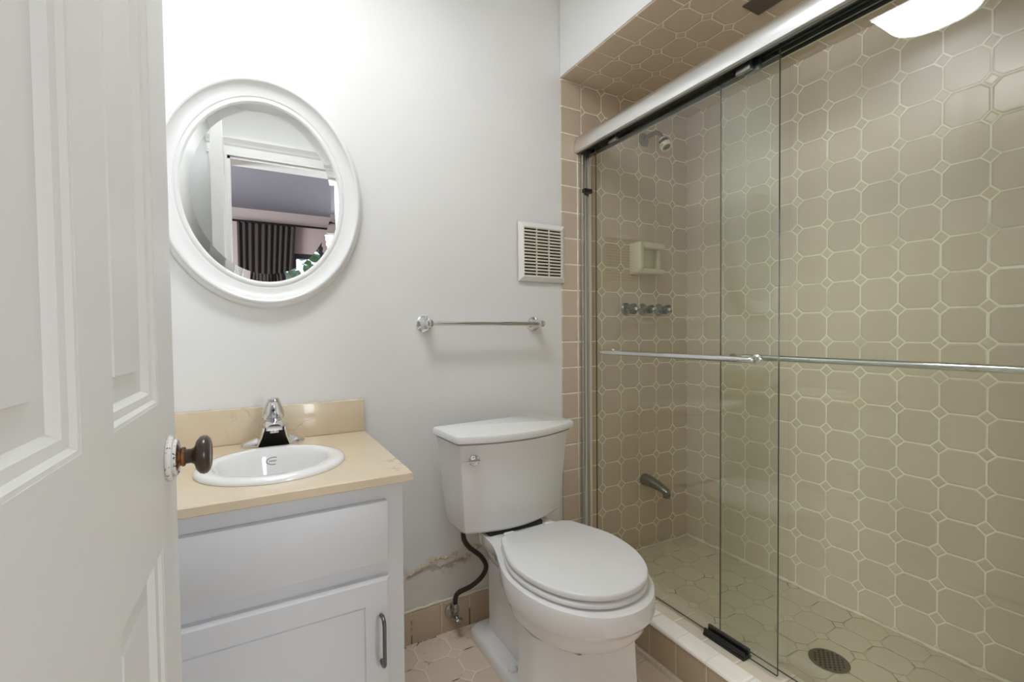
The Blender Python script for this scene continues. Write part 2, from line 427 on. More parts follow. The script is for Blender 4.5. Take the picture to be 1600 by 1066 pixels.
struct('wall_bedroom_far', bm, M['bed_wall'], label='beige bedroom wall with curtain and window, in the mirror', cat='wall')
bm = bmesh.new()
ly0_, ly1_, lz0_, lz1_ = -1.6, -.4, .7, 2.1
box(bm, BX0-.1, BX0, BY0-.1, ly0_, 0, BH); box(bm, BX0-.1, BX0, ly1_, BY1, 0, BH); box(bm, BX0-.1, BX0, ly0_, ly1_, 0, lz0_); box(bm, BX0-.1, BX0, ly0_, ly1_, lz1_, BH)
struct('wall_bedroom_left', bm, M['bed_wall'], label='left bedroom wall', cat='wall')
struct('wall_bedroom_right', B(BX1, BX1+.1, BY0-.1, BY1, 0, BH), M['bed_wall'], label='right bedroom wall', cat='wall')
bm = bmesh.new()
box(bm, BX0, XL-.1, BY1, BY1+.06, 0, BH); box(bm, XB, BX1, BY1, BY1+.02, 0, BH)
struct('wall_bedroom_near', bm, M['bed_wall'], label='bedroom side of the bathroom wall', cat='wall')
def ring_frame(bm, f, a0, a1, b0, b1, wd, d0, d1):
    for (p0, p1, q0, q1) in ((a0, a1, b0, b0+wd), (a0, a1, b1-wd, b1), (a0, a0+wd, b0+wd, b1-wd), (a1-wd, a1, b0+wd, b1-wd)):
        f(bm, p0, p1, q0, q1, d0, d1)
bm = bmesh.new()
ring_frame(bm, lambda b, p0, p1, q0, q1, d0, d1: box(b, p0, p1, d0, d1, q0, q1), WX0, WX1, WZ0, WZ1, .05, BY0-.07, BY0-.02)
w1 = struct('window_1', bm, M['dark_frame'], label='dark framed bedroom window with greenery, in the mirror', cat='window')
struct('window_pane', B(WX0+.05, WX1-.05, BY0-.05, BY0-.045, WZ0+.05, WZ1-.05), M['pane'], w1)
bm = bmesh.new()
ring_frame(bm, lambda b, p0, p1, q0, q1, d0, d1: box(b, p0, p1, d0, d1, q0, q1), 1.1, 1.9, .8, 2.1, .05, BY0-.07, BY0-.02)
struct('added_window_2', bm, M['trim_paint'], label='added window frame round the far fill light, right of the dark framed one', cat='window')  # window added for the far fill light, outside the mirror's view

bm = bmesh.new()
ring_frame(bm, lambda b, p0, p1, q0, q1, d0, d1: box(b, d0, d1, p0, p1, q0, q1), ly0_, ly1_, lz0_, lz1_, .05, BX0-.07, BX0-.02)
struct('added_window_3', bm, M['trim_paint'], label='added window frame round the fill light on the left bedroom wall', cat='window')  # unseen window added to go with the left fill light

# ---------------------------------------------------------------- bathroom door (open at a right angle, leaning slightly)
DA = math.radians(1.5)
DE = Vector((-.093, .76, 0))         # free edge on the visible face, at floor level
DW, DT, DZ0, DZ1 = .70, .042, .012, 2.02
# local frame: s along the door (0 free edge, -DW hinge), d out of the visible face (+), z up
lean = Matrix.Translation((-.093, .76, 1.0)) @ Matrix.Rotation(math.radians(-.35), 4, 'Y') @ Matrix.Translation((.093, -.76, -1.0))
DM = lean @ Matrix(((math.sin(DA), math.cos(DA), 0, DE.x), (math.cos(DA), -math.sin(DA), 0, DE.y), (0, 0, 1, 0), (0, 0, 0, 1)))
def dbox(bm, s0, s1, d0, d1, z0, z1, bev=0.0):
    t = bmesh.new(); box(t, s0, s1, d0, d1, z0, z1, bev); merge(bm, t, DM)
S1, S2, S3, S4 = -.098, -.272, -.346, -.60   # lock stile | right panel | mullion | left panel | hinge stile
ZB, ZL0, ZL1, ZT = .26, .809, .976, 1.90
bm = bmesh.new()
dbox(bm, S1, 0, -DT, 0, DZ0, DZ1); dbox(bm, -DW, S4, -DT, 0, DZ0, DZ1)
for z0, z1 in ((DZ0, ZB), (ZL0, ZL1), (ZT, DZ1)): dbox(bm, S4, S1, -DT, 0, z0, z1)
for z0, z1 in ((ZB, ZL0), (ZL1, ZT)): dbox(bm, S3, S2, -DT, 0, z0, z1)
door = struct('door_1', bm, M['door_paint'], label='white panelled wooden door standing open at the left, with a dark knob', cat='door')
def door_panel(s0, s1, z0, z1):
    bm = bmesh.new()
    def ringpts(i, d): return [DM @ Vector(p) for p in ((s0+i, d, z0+i), (s1-i, d, z0+i), (s1-i, d, z1-i), (s0+i, d, z1-i))]
    prof = [(0, -.0005), (.003, -.001), (.006, -.0045), (.013, -.006), (.016, -.010), (.0175, -.0125), (.042, -.0115), (.0425, -.008), (.06, -.008)]
    loft(bm, [ringpts(i, d) for i, d in prof], cap0=False)
    back = [ringpts(i, d) for i, d in [(0, -DT+.0005), (.02, -DT+.012), (.05, -DT+.008)]]
    loft(bm, back, cap0=False)
    struct('door_panel', bm, M['door_paint'], door, smooth=30)
for s0, s1 in ((S2, S1), (S4, S3)):
    door_panel(s0, s1, ZL1, ZT); door_panel(s0, s1, ZB, ZL0)
def dl(s, d, z): return DM @ Vector((s, d, z))
ax = (DM.to_3x3() @ Vector((0, 1, 0)))
kp = dl(-.052, 0, .902)
bm = bmesh.new()
lathe(bm, kp, ax, [(.0, .0005), (.0275, .0005), (.0285, .003), (.027, .0065), (.0225, .0075), (.0225, .009), (.021, .0105), (.019, .0085), (.0, .0085)], 40)
rose = struct('knob_rosette', bm, M['chipped'], door, smooth=35)
bm = bmesh.new()
lathe(bm, kp, ax, [(.0, .006), (.018, .0075), (.016, .0095), (.0115, .0115), (.0105, .0135), (.012, .0145), (.012, .017), (.0105, .018), (.0, .018)], 32)
struct('knob_collar', bm, M['rust'], door, smooth=35)
bm = bmesh.new()
lathe(bm, kp, ax, [(.0, .016), (.0092, .016), (.0092, .0245), (.0115, .0275), (.0185, .0295), (.0232, .0335), (.0245, .0375), (.0235, .0412), (.020, .0442), (.0165, .0452), (.0155, .0444), (.0, .0452)], 40)
struct('door_knob', bm, M['knob_brown'], door, smooth=50)
bm = bmesh.new()
dbox(bm, -.0005, .001, -.032, -.010, .86, .945); dbox(bm, 0, .009, -.027, -.015, .895, .915, .002)
struct('latch_plate', bm, M['dull_chrome'], door)

# ---------------------------------------------------------------- vanity
VF, VR, VL = 1.03, .290, -.245        # face-frame front plane, right side, left side
van = thing('vanity_cabinet', 'white painted vanity cabinet under the marble countertop', 'cabinet', (.03, 1.27, 0))
bm = bmesh.new()
CT = .724
for x0, x1 in ((VL, VL+.018), (VR-.018, VR)): box(bm, x0, x1, VF+.018, YW-.014, 0, CT)
box(bm, VL+.018, VR-.018, YW-.03, YW-.014, 0, CT); box(bm, VL+.018, VR-.018, VF+.02, YW-.03, .08, .098)
obj('cabinet_body', bm, M['vanity_paint'], van, 0)
bm = bmesh.new()
fx0, fx1 = -.205, .252
for a in ((VL, fx0+.012, VF, VF+.018, 0, CT), (fx1-.012, VR, VF, VF+.018, 0, CT), (fx0+.012, fx1-.012, VF, VF+.018, .672, CT),
          (fx0+.012, fx1-.012, VF, VF+.018, .505, .575), (fx0+.012, fx1-.012, VF, VF+.018, 0, .11)): box(bm, *a)
obj('face_frame', bm, M['vanity_paint'], van, 0)
obj('drawer_front', B(fx0, fx1, VF-.019, VF-.0005, .556, .689, bev=.0025), M['vanity_paint'], van, 30)
bm = bmesh.new()
dz0, dz1 = .085, .522
def drw(i, y): return [(fx0+i, y, dz0+i), (fx1+.003-i, y, dz0+i), (fx1+.003-i, y, dz1-i), (fx0+i, y, dz1-i)]
loft(bm, [drw(0, VF-.0005), drw(0, VF-.013), drw(.007, VF-.019), drw(.0535, VF-.019), drw(.055, VF-.0158), drw(.0565, VF-.0158), drw(.058, VF-.0185)])
cd = obj('cabinet_door', bm, M['vanity_paint'], van, 20)
bm = bmesh.new()
hx = .2345
tube(bm, spline([(hx, VF-.019, .441), (hx, VF-.034, .444), (hx, VF-.0455, .436), (hx, VF-.047, .42), (hx, VF-.047, .392), (hx, VF-.047, .362), (hx, VF-.0455, .347), (hx, VF-.034, .339), (hx, VF-.019, .342)], 5), .0042, 12)
obj('door_pull', bm, M['dark_nickel'], cd, 60)

ct = thing('marble_countertop', 'beige marble countertop with a short marble backsplash', 'countertop', (.03, 1.27, CT))
SX, SY, SA, SB = .039, 1.232, .159, .160
def rect_ring(x0, x1, y0, y1, z, n=96):
    out = []
    for i in range(n):
        a = 2*PI*i/n; c, s = math.cos(a), math.sin(a)
        t = min(((x1-SX)/c if c > 1e-9 else (x0-SX)/c if c < -1e-9 else 1e9), ((y1-SY)/s if s > 1e-9 else (y0-SY)/s if s < -1e-9 else 1e9))
        out.append((SX+c*t, SY+s*t, z))
    # snap nearest points onto the corners
    for cx, cy in ((x0, y0), (x0, y1), (x1, y0), (x1, y1)):
        j = min(range(n), key=lambda i: (out[i][0]-cx)**2+(out[i][1]-cy)**2); out[j] = (cx, cy, z)
    return out
def ell_ring(a, b, z, n=96, cx=SX, cy=SY): return [(cx+a*math.cos(2*PI*i/n), cy+b*math.sin(2*PI*i/n), z) for i in range(n)]
bm = bmesh.new()
CX0, CX1, CY0, CY1, CZ = -.262, .308, 1.006, YW-.002, .745
e_ = .0025
loft(bm, [ell_ring(SA-.022, SB-.022, CT+.0005), rect_ring(CX0+e_, CX1-e_, CY0+e_, CY1, CT+.0005), rect_ring(CX0, CX1, CY0, CY1, CT+e_), rect_ring(CX0, CX1, CY0, CY1, CZ-e_),
          rect_ring(CX0+e_, CX1-e_, CY0+e_, CY1, CZ), ell_ring(SA-.022, SB-.022, CZ), ell_ring(SA-.022, SB-.022, CT+.0005)], False, False)
obj('counter_slab', bm, M['marble'], ct, 25)
obj('backsplash', B(CX0, .305, YW-.022, YW-.0015, CZ+.0005, .845, bev=.0015), M['marble'], ct, 25)

sink = thing('bathroom_sink', 'round white drop-in sink set in the marble countertop', 'sink', (SX, SY, CZ))
bm = bmesh.new()
pf = [(1.0, .0006), (1.002, .004), (.985, .0085), (.95, .0115), (.88, .0125), (.81, .0115), (.765, .008), (.74, .000), (.72, -.012), (.68, -.045), (.60, -.085), (.45, -.112), (.25, -.124), (.12, -.128)]
rings = [ell_ring(SA*f, SB*f, CZ+h, 72, cy=SY+(.006 if f < .8 else 0)) for f, h in pf]
under = [ell_ring(SA*f, SB*f, CZ+h, 72, cy=SY+.006) for f, h in ((.12, -.140), (.30, -.136), (.50, -.124), (.66, -.094), (.74, -.052), (.78, -.010), (.84, .0006))]
loft(bm, rings+under+[rings[0]], False, False)
basin = obj('basin', bm, M['ceramic'], sink, 60)
bm = bmesh.new()
lathe(bm, (SX, SY+.006, CZ-.129), (0, 0, 1), [(.0, -.01), (.0185, -.01), (.0195, .0035), (.022, .005), (.0215, .006), (.017, .0055), (.015, .004), (.0, .004)], 32)
obj('drain_ring', bm, M['chrome'], sink, 40)
# small printed oval on the inner back slope of the bowl (its lettering is too small to read)
bm = bmesh.new()
def slope_pt(u, v):
    # u across, v up the back slope
    f = .715 + v; h = (-.022 + (f-.715)*.85)
    return (SX+.004+u, SY+.006+SB*f-.0012-(abs(u)**2)*3.2, CZ+h+.0015)
ri, ro = [], []
for i in range(40):
    a = 2*PI*i/40
    ri.append(slope_pt(.0155*math.cos(a), .0095*math.sin(a))); ro.append(slope_pt(.0175*math.cos(a), .0118*math.sin(a)))
loft(bm, [ri, ro], False, False)
for k in range(7):
    u0 = -.010+k*.0031
    quad(bm, slope_pt(u0, -.0025), slope_pt(u0+.0018, -.0025), slope_pt(u0+.0018, .0025), slope_pt(u0, .0025))
obj('maker_mark', bm, M['mark_ink'], sink, 0)

fau = thing('sink_faucet', 'chrome single-handle faucet behind the sink', 'faucet', (.047, 1.462, CZ))
FX, FY = .047, 1.462
bm = bmesh.new()
def oval(a, b, z, p=2.6, n=48, cx=FX, cy=FY):
    out = []
    for i in range(n):
        t = 2*PI*i/n; c, s = math.cos(t), math.sin(t)
        out.append((cx+a*math.copysign(abs(c)**(2/p), c), cy+b*math.copysign(abs(s)**(2/p), s), z))
    return out
loft(bm, [oval(.079, .027, CZ+.0005), oval(.080, .028, CZ+.004), oval(.077, .026, CZ+.010), oval(.062, .022, CZ+.017), oval(.040, .020, CZ+.024), oval(.03, .018, CZ+.028)])
obj('base_plate', bm, M['chrome'], fau, 45)
bm = bmesh.new()
# arched spout body: sections swept from the base forward, hollow dark underside modelled separately
def sect(y, z, w_, h):
    w_ *= 1.15
    return [(FX-w_, y, z-h), (FX-w_*.96, y, z+h*.2), (FX-w_*.7, y, z+h*.75), (FX-w_*.3, y, z+h), (FX+w_*.3, y, z+h), (FX+w_*.7, y, z+h*.75), (FX+w_*.96, y, z+h*.2), (FX+w_, y, z-h)]
loft(bm, [sect(FY+.022, CZ+.035, .024, .028), sect(FY+.005, CZ+.045, .027, .030), sect(FY-.020, CZ+.058, .026, .020), sect(FY-.050, CZ+.064, .023, .013), sect(FY-.078, CZ+.064, .0195, .0105), sect(FY-.088, CZ+.062, .015, .008)])
body = obj('spout', bm, M['chrome'], fau, 45)
# side cheeks running down from the spout to the base, with the black underside between them
for sgn in (-1, 1):
    bm = bmesh.new()
    loft(bm, [[(FX+sgn*0.0232, FY-.080, CZ+.056), (FX+sgn*0.0273, FY-.078, CZ+.056), (FX+sgn*0.0273, FY-.078, CZ+.062), (FX+sgn*0.0232, FY-.080, CZ+.062)],
              [(FX+sgn*0.0290, FY-.055, CZ+.030), (FX+sgn*0.0331, FY-.053, CZ+.030), (FX+sgn*0.0331, FY-.045, CZ+.062), (FX+sgn*0.0290, FY-.047, CZ+.062)],
              [(FX+sgn*0.0383, FY-.030, CZ+.003), (FX+sgn*0.0423, FY-.028, CZ+.003), (FX+sgn*0.0360, FY-.005, CZ+.060), (FX+sgn*0.0319, FY-.007, CZ+.060)]])
    obj('spout_cheek', bm, M['chrome'], fau, 45)
bm = bmesh.new()
loft(bm, [[(FX-0.0232, FY-.079, CZ+.055), (FX+0.0232, FY-.079, CZ+.055), (FX+0.0232, FY-.075, CZ+.058), (FX-0.0232, FY-.075, CZ+.058)],
          [(FX-0.0290, FY-.052, CZ+.028), (FX+0.0290, FY-.052, CZ+.028), (FX+0.0290, FY-.040, CZ+.05), (FX-0.0290, FY-.040, CZ+.05)],
          [(FX-0.0383, FY-.029, CZ+.001), (FX+0.0383, FY-.029, CZ+.001), (FX+0.0348, FY-.010, CZ+.03), (FX-0.0348, FY-.010, CZ+.03)]])
obj('spout_underside', bm, M['black_gloss'], fau, 30)
bm = bmesh.new()
lathe(bm, (FX, FY-.068, CZ+.056), (0, -.25, -1), [(.0, -.004), (.0118, -.004), (.0118, .010), (.0105, .0125), (.0, .0125)], 24)
obj('aerator', bm, M['satin'], fau, 40)
bm = bmesh.new()
def hsec(z, a, b, y): return oval(a*1.14, b, z, 2.4, 36, FX, y)
loft(bm, [hsec(CZ+.072, .0235, .024, FY+.002), hsec(CZ+.080, .0255, .026, FY), hsec(CZ+.092, .0255, .026, FY-.002), hsec(CZ+.106, .021, .0235, FY-.008), hsec(CZ+.120, .0165, .021, FY-.016),
          hsec(CZ+.129, .0145, .0165, FY-.022), hsec(CZ+.133, .0115, .012, FY-.024)])
hd = obj('faucet_handle', bm, M['chrome'], fau, 45)
bm = bmesh.new()
lathe(bm, (FX, FY-.0305, CZ+.099), (0, -1, .25), [(.0, -.002), (.0038, -.002), (.0038, .0012), (.0, .0014)], 20)
obj('indicator_dot', bm, M['red'], hd, 40)

# ---------------------------------------------------------------- oval mirror
mir = thing('oval_mirror', 'oval wall mirror in a white moulded frame above the vanity', 'mirror', (.036, YW+.002, 1.126))
MX, MZ, IA, IB = .0385, 1.460, .2055, .2575
FA, FB = 1.03, 1.14       # the frame is a little wider above and below than at the sides
def el(a, b, y, n=120): return [(MX+a*math.cos(2*PI*i/n), y, MZ+b*math.sin(2*PI*i/n)) for i in range(n)]
bm = bmesh.new()
fp = [(-.004, .008), (-.001, .0135), (.002, .0155), (.006, .0155), (.009, .013), (.0115, .0115), (.014, .0145), (.024, .0165), (.034, .021), (.042, .028), (.0445, .0335), (.0475, .0355), (.051, .0345), (.053, .031), (.0545, .0245), (.057, .0225), (.0605, .0195), (.063, .0135), (.064, .008), (.064, .0005)]
loft(bm, [el(IA+o*FA, IB+o*FB, YW+.002-h) for o, h in fp], False, False)
obj('mirror_frame', bm, M['frame_white'], mir, 28)
bm = bmesh.new()
loft(bm, [el(IA+.003, IB+.003, YW-.0035), el(IA+.0005, IB+.0005, YW-.0075), el(IA-.026, IB-.026, YW-.0087)], False, True)
obj('mirror_glass', bm, M['mirror'], mir, 0)

# ---------------------------------------------------------------- towel bar
tb = thing('towel_bar', 'chrome towel bar on round posts above the toilet', 'towel bar', (.735, YW+.002, 1.055))
for x in (.512, .952):
    bm = bmesh.new()
    lathe(bm, (x, YW+.0015, 1.085), (0, -1, 0), [(.0, 0), (.0275, 0), (.0275, .005), (.025, .007), (.025, .010), (.0215, .012), (.0215, .016), (.018, .018), (.0145, .030), (.0125, .046), (.0135, .050), (.0135, .066), (.0115, .071), (.008, .0725), (.0, .073)], 32)
    obj('bar_post', bm, M['chrome'], tb, 35)
bm = bmesh.new()
tube(bm, [(.512, YW-.056, 1.085), (.952, YW-.056, 1.085)], .0075, 20)
obj('bar_rod', bm, M['chrome'], tb, 60)

# ---------------------------------------------------------------- wall vent
ve = thing('wall_vent', 'white square wall vent with louvres beside the shower', 'vent', (.99, YW+.002, 1.248))
vx0, vx1, vz0, vz1 = .884, 1.096, 1.249, 1.475
bm = bmesh.new()
YV = YW-.0045
def vr(i, h): return [(vx0+i, YV-h, vz0+i), (vx1-i, YV-h, vz0+i), (vx1-i, YV-h, vz1-i), (vx0+i, YV-h, vz1-i)]
loft(bm, [vr(0, 0), vr(0, .003), vr(.017, .0125), vr(.0205, .0125), vr(.0205, .0045)], False, False)
obj('vent_frame', bm, M['vent_white'], ve, 20)
obj('vent_back', B(vx0+.004, vx1-.004, YV-.004, YV-.0005, vz0+.004, vz1-.004), M['vent_dark'], ve, 0)
bm = bmesh.new()
zz0, zz1 = vz0+.0205, vz1-.0205; nsl = 15
for i in range(nsl+1):
    zc = zz0 + (zz1-zz0)*i/nsl
    box(bm, vx0+.0205, vx1-.0205, YV-.0108, YV-.0045, max(zz0, zc-.0030), min(zz1, zc+.0030))
for i in (1, 2): box(bm, vx0+.0205+.171*i/3-.0017, vx0+.0205+.171*i/3+.0017, YV-.0112, YV-.0045, zz0, zz1)
obj('vent_louvre', bm, M['vent_slat'], ve, 0)

# ---------------------------------------------------------------- toilet
TX = .757
toi = thing('toilet', 'white two-piece toilet with closed lid between vanity and shower', 'toilet', (TX, 1.15, 0))
def smooth(t): t = max(0, min(1, t)); return t*t*(3-2*t)
def outline(yb, yf, yc, a, nk, yn, z, p=2.1, n=36, cx=TX, rb=.015):
    """closed outline: right side from the back forward, then the left side back again"""
    ys = []
    for i in range(n):
        t = i/(n-1)
        ys.append(yb + (yf-yb)*(1-math.cos(PI*t))/2 if False else yb + (yf-yb)*math.sin(PI/2*t)**1.0)
    hw = []
    for y in ys:
        if y < yc: h = a*max(0, 1-((yc-y)/(yc-yf))**p)**(1/p)
        else: h = nk + (a-nk)*(1-smooth((y-yc)/(yn-yc)))
        d = yb - y
        if d < rb: h -= rb*(1-math.sqrt(max(0, 1-((rb-d)/rb)**2)))
        hw.append(h)
    return [(cx+h, y, z) for h, y in zip(hw, ys)][:-1] + [(cx, ys[-1], z)] + [(cx-h, y, z) for h, y in zip(hw, ys)][:-1][::-1]
def ped(yb, yf, a, nk, z, n=36, chin=.055, ych=None):
    """faceted pedestal outline with the same vertex order"""
    ych = ych if ych is not None else yf+.10
    ys = [yb+(yf-yb)*math.sin(PI/2*i/(n-1)) for i in range(n)]
    hw = []
    for y in ys:
        if y < ych: h = chin + (a-chin)*((y-yf)/(ych-yf))
        else:
            h = nk + (a-nk)*(1-smooth((y-ych-.085)/.03))
        hw.append(max(h, .001))
    return [(TX+h, y, z) for h, y in zip(hw, ys)][:-1] + [(TX, ys[-1], z)] + [(TX-h, y, z) for h, y in zip(hw, ys)][:-1][::-1]
bm = bmesh.new()
RT = .4095
rings = [
    ped(1.42, .858, .160, .060, .000, ych=.975, chin=.09), ped(1.42, .859, .159, .060, .02, ych=.975, chin=.09), ped(1.42, .867, .154, .060, .12, ych=.98, chin=.09), ped(1.42, .874, .150, .060, .22, ych=.983, chin=.09), ped(1.42, .877, .149, .060, .281, ych=.985, chin=.09),
    outline(1.42, .856, 1.04, .140, .066, 1.25, .281), outline(1.418, .838, 1.04, .154, .070, 1.25, .287), outline(1.415, .822, 1.04, .165, .078, 1.26, .300), outline(1.41, .808, 1.04, .172, .086, 1.27, .318),
    outline(1.405, .805, 1.04, .174, .094, 1.275, .335), outline(1.405, .803, 1.04, .175, .096, 1.275, .3455), outline(1.40, .792, 1.04, .184, .105, 1.28, .348), outline(1.395, .781, 1.04, .187, .118, 1.285, .362),
    outline(1.385, .780, 1.04, .1865, .128, 1.285, .400), outline(1.384, .7825, 1.04, .185, .128, 1.285, .407), outline(1.381, .788, 1.04, .181, .125, 1.285, RT)]
loft(bm, rings)
bowl = obj('toilet_bowl', bm, M['ceramic'], toi, 32)
# foot plate
bm = bmesh.new()
def foot(i, z): 
    x0, x1, y0, y1 = TX-.117+i, TX+.117-i, 1.00+i, 1.478-i
    c = .028
    return [(x0, y0, z), (x1, y0, z), (x1, y1-c, z), (x1-c*.3, y1-c*.3, z), (x1-c, y1, z), (x0+c, y1, z), (x0+c*.3, y1-c*.3, z), (x0, y1-c, z)]
loft(bm, [foot(0, .0005), foot(0, .022), foot(.004, .032), foot(.014, .038)])
obj('toilet_foot', bm, M['ceramic'], toi, 40)
for sx in (-1, 1):
    bm = bmesh.new()
    lathe(bm, (TX+sx*.090, 1.20, .0365), (0, 0, 1), [(.0, 0), (.0135, 0), (.0138, .006), (.0125, .012), (.009, .0165), (.004, .0185), (.0, .019)], 24)
    obj('bolt_cap', bm, M['seat'], toi, 60)
def slab(name, z0, z1, o, mat, hole=False):
    bm = bmesh.new()
    yb, yf, yc, a, nk, yn = 1.215+o*.2, .804-o, 1.040, .1745+o, .113+o*.4, 1.275
    f = lambda g, z: outline(yb-g*.5, yf+g, yc, a-g, nk-g, yn, z, 2.15, 44, rb=.02)
    loft(bm, [f(.003, z0), f(.0006, z0+.0008), f(0, z0+.0025), f(0, z1-.0045), f(.002, z1-.0015), f(.006, z1)])
    return obj(name, bm, mat, toi, 50)
slab('toilet_seat', RT+.0055, RT+.0178, .0005, M['seat'])
lid = slab('seat_lid', RT+.0242, RT+.0395, .0, M['seat'])
for sx in (-1, 1):
    bm = bmesh.new()
    box(bm, TX+sx*.075-.02, TX+sx*.075+.02, 1.215, 1.252, RT+.0005, RT+.028, bev=.006)
    obj('seat_hinge', bm, M['seat'], toi, 40)
for sx in (-1, 1):
    bm = bmesh.new(); box(bm, TX+sx*.02-.012, TX+sx*.02+.012, .815, .835, RT+.0178, RT+.0242)
    obj('lid_bumper', bm, M['seat'], lid, 0)
# tank: bowed front, tapering to the bottom
KX = .742
def tank_ring(hw, yb, yf, bow, z, n=18, ch=.012):
    pts = [(KX+hw, yb, z), (KX-hw, yb, z), (KX-hw-0.0, yf+ch, z)]
    for i in range(n+1):
        t = -1+2*i/n
        pts.append((KX+t*(hw-ch*.35), yf-bow*(1-t*t), z))
    pts.append((KX+hw, yf+ch, z))
    return pts
bm = bmesh.new()
TM = Matrix.Translation((KX, 1.474, 0)) @ Matrix.Rotation(math.radians(3.8), 4, 'Z') @ Matrix.Translation((-KX, -1.474, 0))   # the tank sits slightly skewed
loft(bm, [tank_ring(.183, 1.455, 1.338, .044, .4235), tank_ring(.188, 1.458, 1.332, .046, .432), tank_ring(.198, 1.463, 1.323, .049, .52), tank_ring(.206, 1.465, 1.316, .051, .62), tank_ring(.212, 1.467, 1.311, .052, .69), tank_ring(.220, 1.468, 1.303, .054, .713)])
bmesh.ops.transform(bm, matrix=TM, verts=bm.verts[:])
tank = obj('toilet_tank', bm, M['ceramic'], toi, 30)
bm = bmesh.new()
loft(bm, [tank_ring(.218, 1.468, 1.304, .053, .7145), tank_ring(.224, 1.471, 1.299, .055, .7185), tank_ring(.2275, 1.473, 1.295, .056, .7215), tank_ring(.229, 1.474, 1.293, .057, .734), tank_ring(.2265, 1.473, 1.296, .057, .741), tank_ring(.221, 1.470, 1.302, .056, .744)])
bmesh.ops.transform(bm, matrix=TM, verts=bm.verts[:])
obj('tank_lid', bm, M['ceramic'], toi, 40)
bm = bmesh.new()
lx, lz = .574, .664
ly = 1.3135 - .0515*(1-((lx-KX)/.208)**2)
lathe(bm, (lx, ly+.004, lz), (-.1, -1, 0), [(.0, -.006), (.0175, -.006), (.0175, .006), (.015, .009), (.010, .0105), (.010, .016), (.0, .017)], 28)
bmesh.ops.transform(bm, matrix=TM, verts=bm.verts[:])
lev = obj('flush_lever', bm, M['chrome'], toi, 40)
bm = bmesh.new()
tube(bm, [(lx+.006, ly-.017, lz+.002), (lx-.015, ly-.018, lz+.003), (lx-.052, ly-.015, lz+.003)], [.0055, .0042, .0034], 12)
bmesh.ops.transform(bm, matrix=TM, verts=bm.verts[:])
obj('lever_arm', bm, M['chrome'], lev, 50)
obj('tank_gasket', B(KX-.10, KX+.10, 1.30, 1.45, RT-.0275, .4233, bev=.004), M['black'], toi, 30)

# water supply
va = thing('shutoff_valve', 'worn chrome shutoff valve on the tile baseboard beside the toilet', 'valve', (.605, YW-.01, .035))
bm = bmesh.new()
lathe(bm, (.599, YW-.0105, .073), (0, -1, 0), [(.0, 0), (.0265, 0), (.026, .004), (.018, .009), (.0, .010)], 32)
obj('wall_flange', bm, M['valve'], va, 40)
bm = bmesh.new()
lathe(bm, (.599, YW-.018, .073), (0, -1, 0), [(.0, 0), (.0085, 0), (.0085, .022), (.0105, .024), (.0105, .038), (.0, .040)], 20)
lathe(bm, (.599, YW-.045, .073), (0, 0, 1), [(.0, 0), (.0085, 0), (.0085, .014), (.0105, .0145), (.0105, .026), (.0, .026)], 8)
obj('valve_body', bm, M['valve'], va, 35)
bm = bmesh.new()
lathe(bm, (.599, YW-.055, .073), (.15, -1, -.35), [(.0, 0), (.006, .0), (.006, .010), (.0145, .012), (.0155, .018), (.0145, .022), (.0, .023)], 10, 1.0, .62)
obj('valve_handle', bm, M['valve'], va, 35)
hose = thing('supply_hose', 'dark flexible hose from the shutoff valve to the toilet tank', 'hose', (.605, YW-.045, .092))
bm = bmesh.new()
hp = spline([(.599, YW-.045, .105), (.599, YW-.045, .133), (.612, YW-.048, .152), (.655, YW-.055, .165), (.690, YW-.068, .195), (.700, YW-.082, .235), (.672, YW-.10, .285), (.622, YW-.12, .335), (.600, YW-.125, .368), (.596, YW-.125, .402)], 8)
tube(bm, hp, .0082, 14)
obj('hose_tube', bm, M['hose'], hose, 60)
bm = bmesh.new(); lathe(bm, (.599, YW-.045, .0995), (0, 0, 1), [(.0, 0), (.0095, 0), (.0095, .012), (.008, .016), (.0, .016)], 8)
obj('hose_nut', bm, M['valve'], hose, 30)
bm = bmesh.new(); lathe(bm, (.596, YW-.125, .3985), (0, 0, 1), [(.0, 0), (.010, 0), (.011, .008), (.012, .024), (.0, .0245)], 8)
obj('hose_nut', bm, M['pale'], hose, 30)

# plaster crumbs on the floor
bm = bmesh.new()
for _ in range(150):
    x = random.gauss(.60, .085); y = YW-.012-abs(random.gauss(0, .035)); 
    if not .44 < x < .655 or y > YW-.012: continue
    r = random.choice((.0012, .0016, .002, .003, .0042))
    t = bmesh.new(); bmesh.ops.create_icosphere(t, subdivisions=1, radius=r)
    for v in t.verts: v.co = v.co*random.uniform(.6, 1.2); v.co.z *= .6
    merge(bm, t, Matrix.Translation((x, y, r*.5)))
cr = obj('plaster_crumbs', bm, M['debris'], None, 0); cr['kind'] = 'stuff'; tag(cr, 'white plaster crumbs on the floor along the tile baseboard', 'debris')

